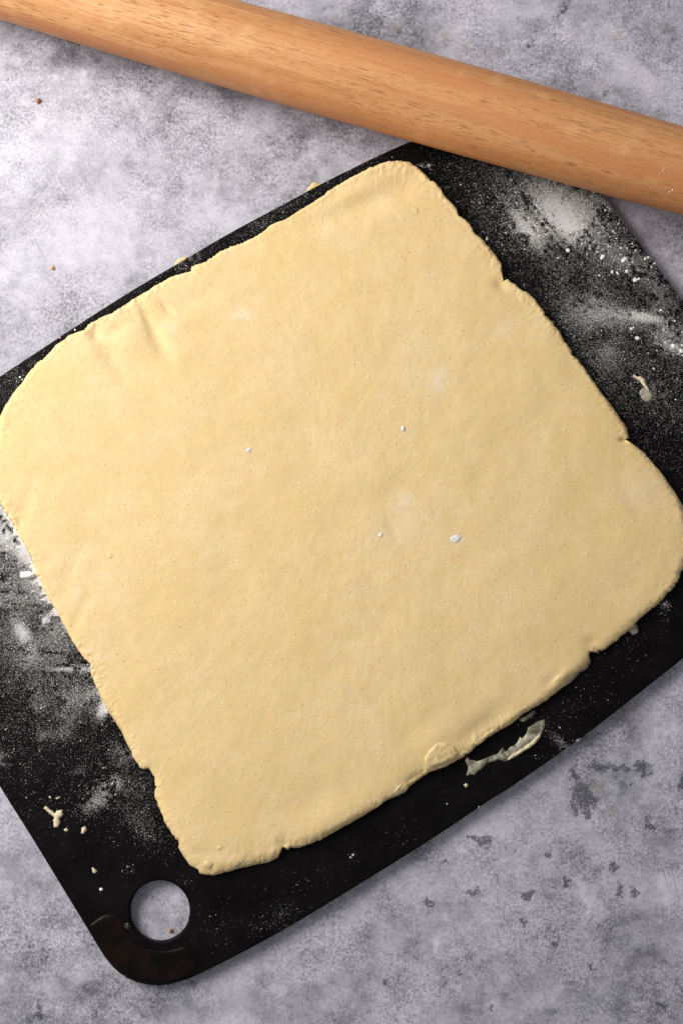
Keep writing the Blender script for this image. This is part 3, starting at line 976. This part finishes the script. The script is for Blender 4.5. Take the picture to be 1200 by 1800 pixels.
# thin even speckle over the whole board, thinning towards its bare lower strip
n = 60000
x, y = RNG.uniform(-280, 1440, n), RNG.uniform(200, 1740, n)
side = -(x - 345) * .55 - (y - 1710) * .84          # distance from the lower edge, px
dens = np.where(side > 190, .15, .02) * (.25 + 1.5 * np.clip(vnoise(x / 60, y / 60, 81) - .3, 0, 1)) * (.3 + 1.4 * vnoise(x / 9, y / 9, 82))
dens = np.where((x > 300) & (y < 520) & (x < 720), dens * 1.5, dens)
keep = RNG.uniform(size=n) < dens
gx.append(x[keep])
gy.append(y[keep])
# grains that spilled right along the left rim of the dough
for (x0, y0, x1, y1, w, num) in [(0, 888, 40, 955, 5, 9200), (40, 955, 70, 1022, 6, 16200), (70, 1022, 104, 1082, 4.5, 11600), (104, 1082, 150, 1160, 2.0, 2600), (158, 1170, 190, 1250, 2.8, 4200), (190, 1250, 212, 1284, 2, 700), (-12, 820, 0, 888, 7, 4000)]:
    t = RNG.uniform(size=num)
    nn = np.abs(RNG.normal(size=num)) * w * (.12 + 1.9 * vnoise(t * 14, t * 0 + x0, 91) ** 2)
    gx.append(x0 + (x1 - x0) * t - nn * .86 + 2.5)
    gy.append(y0 + (y1 - y0) * t + nn * .5)
ncoarse = sum(len(c) for c in cgx)
gx, gy = np.concatenate(gx + cgx), np.concatenate(gy + cgy)
coarse = np.arange(len(gx)) >= len(gx) - ncoarse
ok = inside(gx, gy, BPX) & (np.hypot(gx - 280.5, gy - 1602) > 57)
gx, gy, coarse = gx[ok], gy[ok], coarse[ok]
wx, wy = P(gx, gy, T)
ok = ~inside(wx, wy, DOUGH_EDGE)
wx, wy, coarse = wx[ok], wy[ok], coarse[ok]
gpx, gpy = gx[ok], gy[ok]
print('flour grains', len(wx))


def grains_mesh(name, wx, wy, wz, rad, mat):
    n = len(wx)
    a0 = RNG.uniform(0, 6.28, n)
    vs_ = np.zeros((n, 5, 3))
    for k in range(4):
        a = a0 + k * math.pi / 2 + RNG.uniform(-.35, .35, n)
        rk = rad * RNG.uniform(.65, 1.35, n)
        vs_[:, k] = np.stack([wx + rk * np.cos(a), wy + rk * np.sin(a), wz - rad * .05], 1)
    vs_[:, 4] = np.stack([wx, wy, wz + rad * RNG.uniform(.7, 1.3, n)], 1)
    base = (np.arange(n) * 5)[:, None, None]
    tri = np.array([[0, 1, 4], [1, 2, 4], [2, 3, 4], [3, 0, 4]])[None]
    fs = (base + tri).reshape(-1, 3)
    me = bpy.data.meshes.new(name)
    me.vertices.add(n * 5)
    me.vertices.foreach_set('co', vs_.ravel())
    me.loops.add(len(fs) * 3)
    me.loops.foreach_set('vertex_index', fs.ravel().astype(np.int32))
    me.polygons.add(len(fs))
    me.polygons.foreach_set('loop_start', np.arange(0, len(fs) * 3, 3, dtype=np.int32))
    me.polygons.foreach_set('loop_total', np.full(len(fs), 3, dtype=np.int32))
    me.update()
    me.validate()
    me.materials.append(mat)
    o = bpy.data.objects.new(name, me)
    C.objects.link(o)
    return o


rad = RNG.lognormal(math.log(.057 * MM), .45, len(wx))
rad = np.clip(rad, .035 * MM, .36 * MM)
rad = np.where(coarse, np.clip(RNG.lognormal(math.log(.17 * MM), .35, len(wx)), .1 * MM, .42 * MM), rad)
# heaped where many fall together
heap = .25 * MM * np.exp(-((gpx - 985) ** 2 + (gpy - 385) ** 2) / (2 * 40 ** 2)) + .5 * MM * np.exp(-((gpx - 48) ** 2 + (gpy - 975) ** 2) / (2 * 14 ** 2))
wz = T + RNG.uniform(0, 1, len(wx)) * heap
fo = grains_mesh('flour_dusting', wx, wy, wz, rad, M_FLOUR)
tag(fo, 'white flour dusted and smeared over the black board', 'flour', kind='stuff')

# small lumps of flour, too many and too small to tell apart
bm = bmesh.new()


def lump(cx, cy, z, r, seed):
    rg = np.random.default_rng(seed)
    res = bmesh.ops.create_icosphere(bm, subdivisions=2 if r > .0006 else 1, radius=1.0)
    s = np.array([rg.uniform(.8, 1.35), rg.uniform(.7, 1.1), rg.uniform(.32, .5)])
    a = rg.uniform(0, 6.28)
    for v in res['verts']:
        c = np.array(v.co) * s * (1 + rg.uniform(-.34, .34)) * r
        v.co = (cx + c[0] * math.cos(a) - c[1] * math.sin(a), cy + c[0] * math.sin(a) + c[1] * math.cos(a), z + max(c[2], -.2 * r) + .2 * r)


cl = []
for (cx, cy, sx, sy, n, r0, r1) in [(1000, 380, 60, 36, 70, .25, .75), (1090, 430, 36, 34, 60, .3, .85), (1050, 400, 40, 30, 50, .25, .7), (900, 320, 50, 16, 40, .2, .55), (1010, 330, 60, 16, 50, .25, .6),
                                    (940, 360, 40, 40, 60, .2, .45), (1180, 595, 20, 20, 18, .3, .9), (1120, 640, 60, 60, 30, .2, .45), (20, 960, 22, 22, 40, .3, 1.0), (55, 980, 8, 10, 20, .3, .9), (85, 1050, 14, 16, 22, .25, .7),
                                    (140, 1225, 26, 18, 45, .2, .45), (183, 1247, 5, 9, 14, .3, .6), (150, 1175, 12, 4, 8, .25, .5), (60, 1120, 30, 40, 30, .2, .5), (100, 1240, 60, 60, 25, .15, .35), (228, 1528, 9, 7, 9, .18, .4), (170, 1410, 14, 10, 12, .2, .4)]:
    for k in range(n):
        cl.append((random.gauss(cx, sx), random.gauss(cy, sy), random.uniform(r0, r1) * random.uniform(.45, .85) * MM))
cl += [(1039, 689 - 17, .0), ] if False else []
for (x, y, r) in [(1119, 594, 1.15), (1108, 578, .8), (1112, 576, .6), (740, 292, .45), (753, 291, .55), (997, 440, 1.0), (1058, 452, 1.3), (1094, 458, 1.5), (1098, 455, 1.1), (1075, 478, 1.0), (1100, 477, 1.1), (1084, 480, .9),
                  (1133, 455, 1.1), (1115, 492, 1.1), (1122, 490, .8), (1148, 648, .7), (1186, 702, .5), (1108, 675, .45), (1160, 545, .9), (1182, 608, 1.3), (1196, 617, 1.2), (182, 1350, .45), (88, 1401, .5), (70, 1320, .35), (620, 1503, .6),
                  (616, 1507, .4), (178, 1563, .8), (940, 1328, .3), (1167, 1062, .7), (1171, 1058, .5), (142, 1302, .4), (10, 1282, .4), (40, 667, .5), (132, 580, .6), (106, 594, .45), (36, 663, .6), (785, 1413, .35), (841, 1448 - 30, .4)]:
    cl.append((x, y, r * .85 * MM))
for i, (x, y, r) in enumerate(cl):
    a, b = np.array([x]), np.array([y])
    if not inside(a, b, BPX)[0]:
        continue
    qx, qy = P(x, y, T)
    if inside(np.array([qx]), np.array([qy]), DOUGH_EDGE)[0]:
        continue
    lump(qx, qy, T, r, 100 + i)
me = bpy.data.meshes.new('flour_lumps')
bm.to_mesh(me)
bm.free()
me.materials.append(M_FLOUR)
lo = bpy.data.objects.new('flour_lumps', me)
C.objects.link(lo)
tag(lo, 'tiny white lumps of flour scattered over the black board', 'flour', kind='stuff')

# specks of flour on top of the dough and on the pin
sx_, sy_ = [], []
for (cx, cy, s, n) in [(801, 947, 9, 170), (708, 754, 5, 40), (437, 791, 4, 30), (425, 553, 14, 50), (770, 675, 16, 90), (708, 882, 8, 90), (712, 900, 14, 40), (720, 915, 6, 30), (668, 940, 3, 20), (135, 1042, 4, 14), (885, 575, 10, 20), (700, 1240, 60, 14), (952, 1180, 2, 18), (650, 1250, 4, 14), (610, 980, 4, 14)]:
    sx_ += list(RNG.normal(cx, s, n))
    sy_ += list(RNG.normal(cy, s, n))
sx_, sy_ = np.array(sx_), np.array(sy_)
ax, ay = P(sx_, sy_, .0125)
g2 = grains_mesh('flour_specks', ax, ay, dough_surface(ax, ay), np.clip(RNG.lognormal(math.log(.11 * MM), .4, len(ax)), .05 * MM, .3 * MM), M_FLOUR)
tag(g2, 'fine specks of white flour on top of the dough sheet', 'flour', kind='stuff')

bm = bmesh.new()
for k in range(16):
    lump(0, 0, 0, 0, k) if False else None
inv = pin.matrix_world.inverted()
pts = [(1166, 296, .5), (1164, 300, .35), (1160, 316, .3), (1170, 330, .4), (1181, 334, .6), (1176, 337, .4), (1162, 322, .25), (1186, 330, .3), (1158, 306, .22), (1172, 318, .22), (1190, 322, .22), (1150, 326, .2)]
for k, (x, y, r) in enumerate(pts):
    o_ = Vector(CAM)
    d_ = (PV(x, y, .04) - o_).normalized()
    hit, loc, nrm, _ = pin.ray_cast(inv @ o_, (inv.to_3x3() @ d_).normalized())
    if hit:
        w = pin.matrix_world @ loc
        lump(w.x, w.y, w.z - .1 * r * MM, r * MM * .8, 900 + k)
me = bpy.data.meshes.new('flour_on_pin')
bm.to_mesh(me)
bm.free()
me.materials.append(M_FLOUR)
fp = bpy.data.objects.new('flour_on_pin', me)
C.objects.link(fp)
tag(fp, 'few white flour specks stuck to the right of the rolling pin', 'flour', kind='stuff')

# ------------------------------------------------------------------ scraps and crumbs, each a thing of its own
smear_px = z3([(430, 785), (442, 720), (415, 655), (430, 622), (470, 650), (520, 662), (560, 648), (640, 618), (690, 598), (735, 545), (760, 582), (800, 540), (830, 530), (860, 500), (880, 455), (900, 470), (930, 430),
               (950, 380), (990, 352), (1030, 325), (1090, 310), (1090, 362), (1068, 420), (1040, 480), (980, 540), (900, 590), (820, 640), (760, 665), (700, 650), (640, 668), (600, 682), (560, 720), (520, 750), (500, 780), (470, 772)], 730, 1200, 4.8)
o = blob('dough_smear', poly(smear_px, T), M_SMEAR, T, .0009, .0007, 31, edge=.003, rough=.8)
tag(o, 'long thin greyish smear of dough on the black strip below the dough sheet', 'dough scrap')
ridge = z3([(770, 645), (800, 610), (860, 570), (920, 530), (980, 490), (1030, 440), (1055, 425), (1050, 460), (1020, 500), (970, 545), (900, 588), (820, 635), (785, 655)], 730, 1200, 4.8)
r_ = blob('thick_ridge', poly(ridge, T), M_PALE, T, .0015, .0006, 32, rough=.5)
rehome(r_, o)
r_.matrix_parent_inverse = Matrix.Translation(-Vector(o.location))
r_['label'] = 'thicker cream coloured ridge along the lower side'
o = blob('dough_smear', poly(z3([(868, 312), (905, 292), (955, 262), (1000, 228), (1008, 250), (985, 285), (960, 305), (915, 332), (885, 325)], 730, 1200, 4.8), T), M_SMEAR, T, .0006, .0006, 33)
tag(o, 'tiny grey dough smear between the dough sheet and the long smear', 'dough scrap')
o = blob('dough_scrap', poly(z3([(130, 578), (150, 563), (190, 595), (228, 625), (240, 600), (288, 592), (293, 640), (262, 668), (272, 700), (250, 742), (220, 740), (210, 682), (225, 660), (180, 622)], 50, 1300, 4.8), T), M_PALE, T, .0010, .0006, 34, rough=.5)
tag(o, 'forked scrap of dough near the lower left edge of the board', 'dough scrap')
o = blob('dough_scrap', poly(z3([(665, 972), (680, 950), (710, 972), (750, 968), (790, 1000), (812, 1060), (850, 1130), (838, 1140), (800, 1095), (770, 1060), (740, 1020), (705, 992)], 1000, 500, 6), T), M_PALE, T, .0009, .0005, 35, rough=.5)
tag(o, 'curled pale dough scrap on the floured right side of the board', 'dough scrap')
w_ = blob('thin_end', poly(z3([(775, 1085), (810, 1085), (850, 1130), (880, 1180), (862, 1230), (822, 1250), (780, 1220), (730, 1152), (745, 1112)], 1000, 500, 6), T), M_SMEAR, T, .0006, .0006, 36)
rehome(w_, o)
w_['label'] = 'thin greyish end of the scrap'
G = 'crumbs on the black board'
for nm, px, hh, lab in [
        ('dough_crumb', z3([(450, 762), (455, 742), (485, 730), (497, 760), (472, 795), (448, 792)], 50, 1300, 4.8), .0015, 'small round dough crumb right of the forked scrap'),
        ('dough_crumb', z3([(298, 762), (320, 745), (342, 765), (320, 777)], 50, 1300, 4.8), .0009, 'greyish dough crumb just below the forked scrap'),
        ('dough_crumb', z3([(535, 1082), (550, 1078), (582, 1110), (567, 1132), (545, 1126)], 50, 1300, 4.8), .0011, 'lone dough crumb left above the round hole'),
        ('dough_crumb', z3([(228, 495), (245, 485), (270, 480), (258, 496), (238, 504)], 50, 1300, 4.8), .0008, 'tiny dough sliver just above the forked scrap'),
        ('dough_crumb', z3([(405, 862), (425, 845), (447, 865), (425, 888)], 730, 1200, 4.8), .0012, 'pale dough crumb below the left end of the long smear'),
        ('dough_crumb', z3([(532, 485), (537, 465), (548, 468), (550, 488), (540, 494)], 720, 300, 4), .0009, 'crumb of dough fallen off the upper right dough edge')]:
    tag(blob(nm, poly(px, T), M_PALE, T, hh, .0005, hash(lab) % 1 + int(px[0][0]), rough=.5), lab, 'crumb', G)
o = blob('flour_clump', poly(z3([(170, 702), (210, 692), (250, 690), (300, 708), (292, 742), (240, 752), (180, 750)], 0, 860, 4.8), T), M_FLOUR, T, .0022, .0007, 37, rough=.5)
tag(o, 'flat chunk of floury dough against the left rim of the dough', 'flour clump')
for px, hh, lab in [
        ([(791, 946), (797, 940), (806, 940), (812, 944), (808, 950), (799, 954), (792, 951)], .0005, 'largest white flour clump on the dough, right of its middle'),
        ([(704, 752), (707, 748), (712, 749), (712, 757), (707, 759)], .0008, 'small white flour clump on the dough above the middle'),
        ([(432, 791), (437, 787), (442, 788), (440, 794), (435, 795)], .0005, 'tiny white flour clump on the left half of the dough'),
        ([(664, 940), (669, 936), (674, 938), (671, 943), (666, 943)], .0006, 'tiny flour clump left of the largest white one')]:
    o = blob('flour_clump', poly(px, .0125), M_CLUMP, 0, hh * .7, .0004, int(px[0][0]), rough=.8, surf=lambda x, y: dough_surface(x, y))
    tag(o, lab, 'flour clump', 'white flour clumps on the dough')
for px, lab in [([(537, 335), (543, 328), (547, 322), (553, 319), (558, 322), (565, 322), (560, 328), (546, 335)], 'pale dough smudge on the table against the upper board edge'),
                ([(304, 470), (309, 459), (315, 454), (320, 451), (330, 451), (326, 457), (312, 466)], 'faint pale dough smudge on the table at the upper left board edge')]:
    o = blob('dough_smudge', poly(px, 0.0005), M_DOUGH, 0, .00035, .0007, int(px[0][0]), rough=.5)
    tag(o, lab, 'dough scrap')
M_BROWN, M_TAN = crumb_material('toasted_crumb', (.30, .10, .035)), crumb_material('tan_crumb', (.62, .40, .20))
for px, m, lab in [([(65, 175), (69, 173), (73, 176), (72, 181), (67, 183), (65, 180)], M_BROWN, 'reddish brown crumb on the grey table below the rolling pin'),
                   ([(88, 470), (92, 467), (96, 469), (97, 474), (92, 476), (89, 474)], M_TAN, 'tan crumb on the grey table left of the board'),
                   ([(297, 1637), (300, 1632), (304, 1633), (305, 1637), (301, 1640), (298, 1640)], M_BROWN, 'reddish brown crumb on the table inside the round board hole')]:
    tag(blob('table_crumb', poly(px, 0), m, 0, .0011, .0005, int(px[0][0]), rough=.5), lab, 'crumb', 'crumbs on the table')
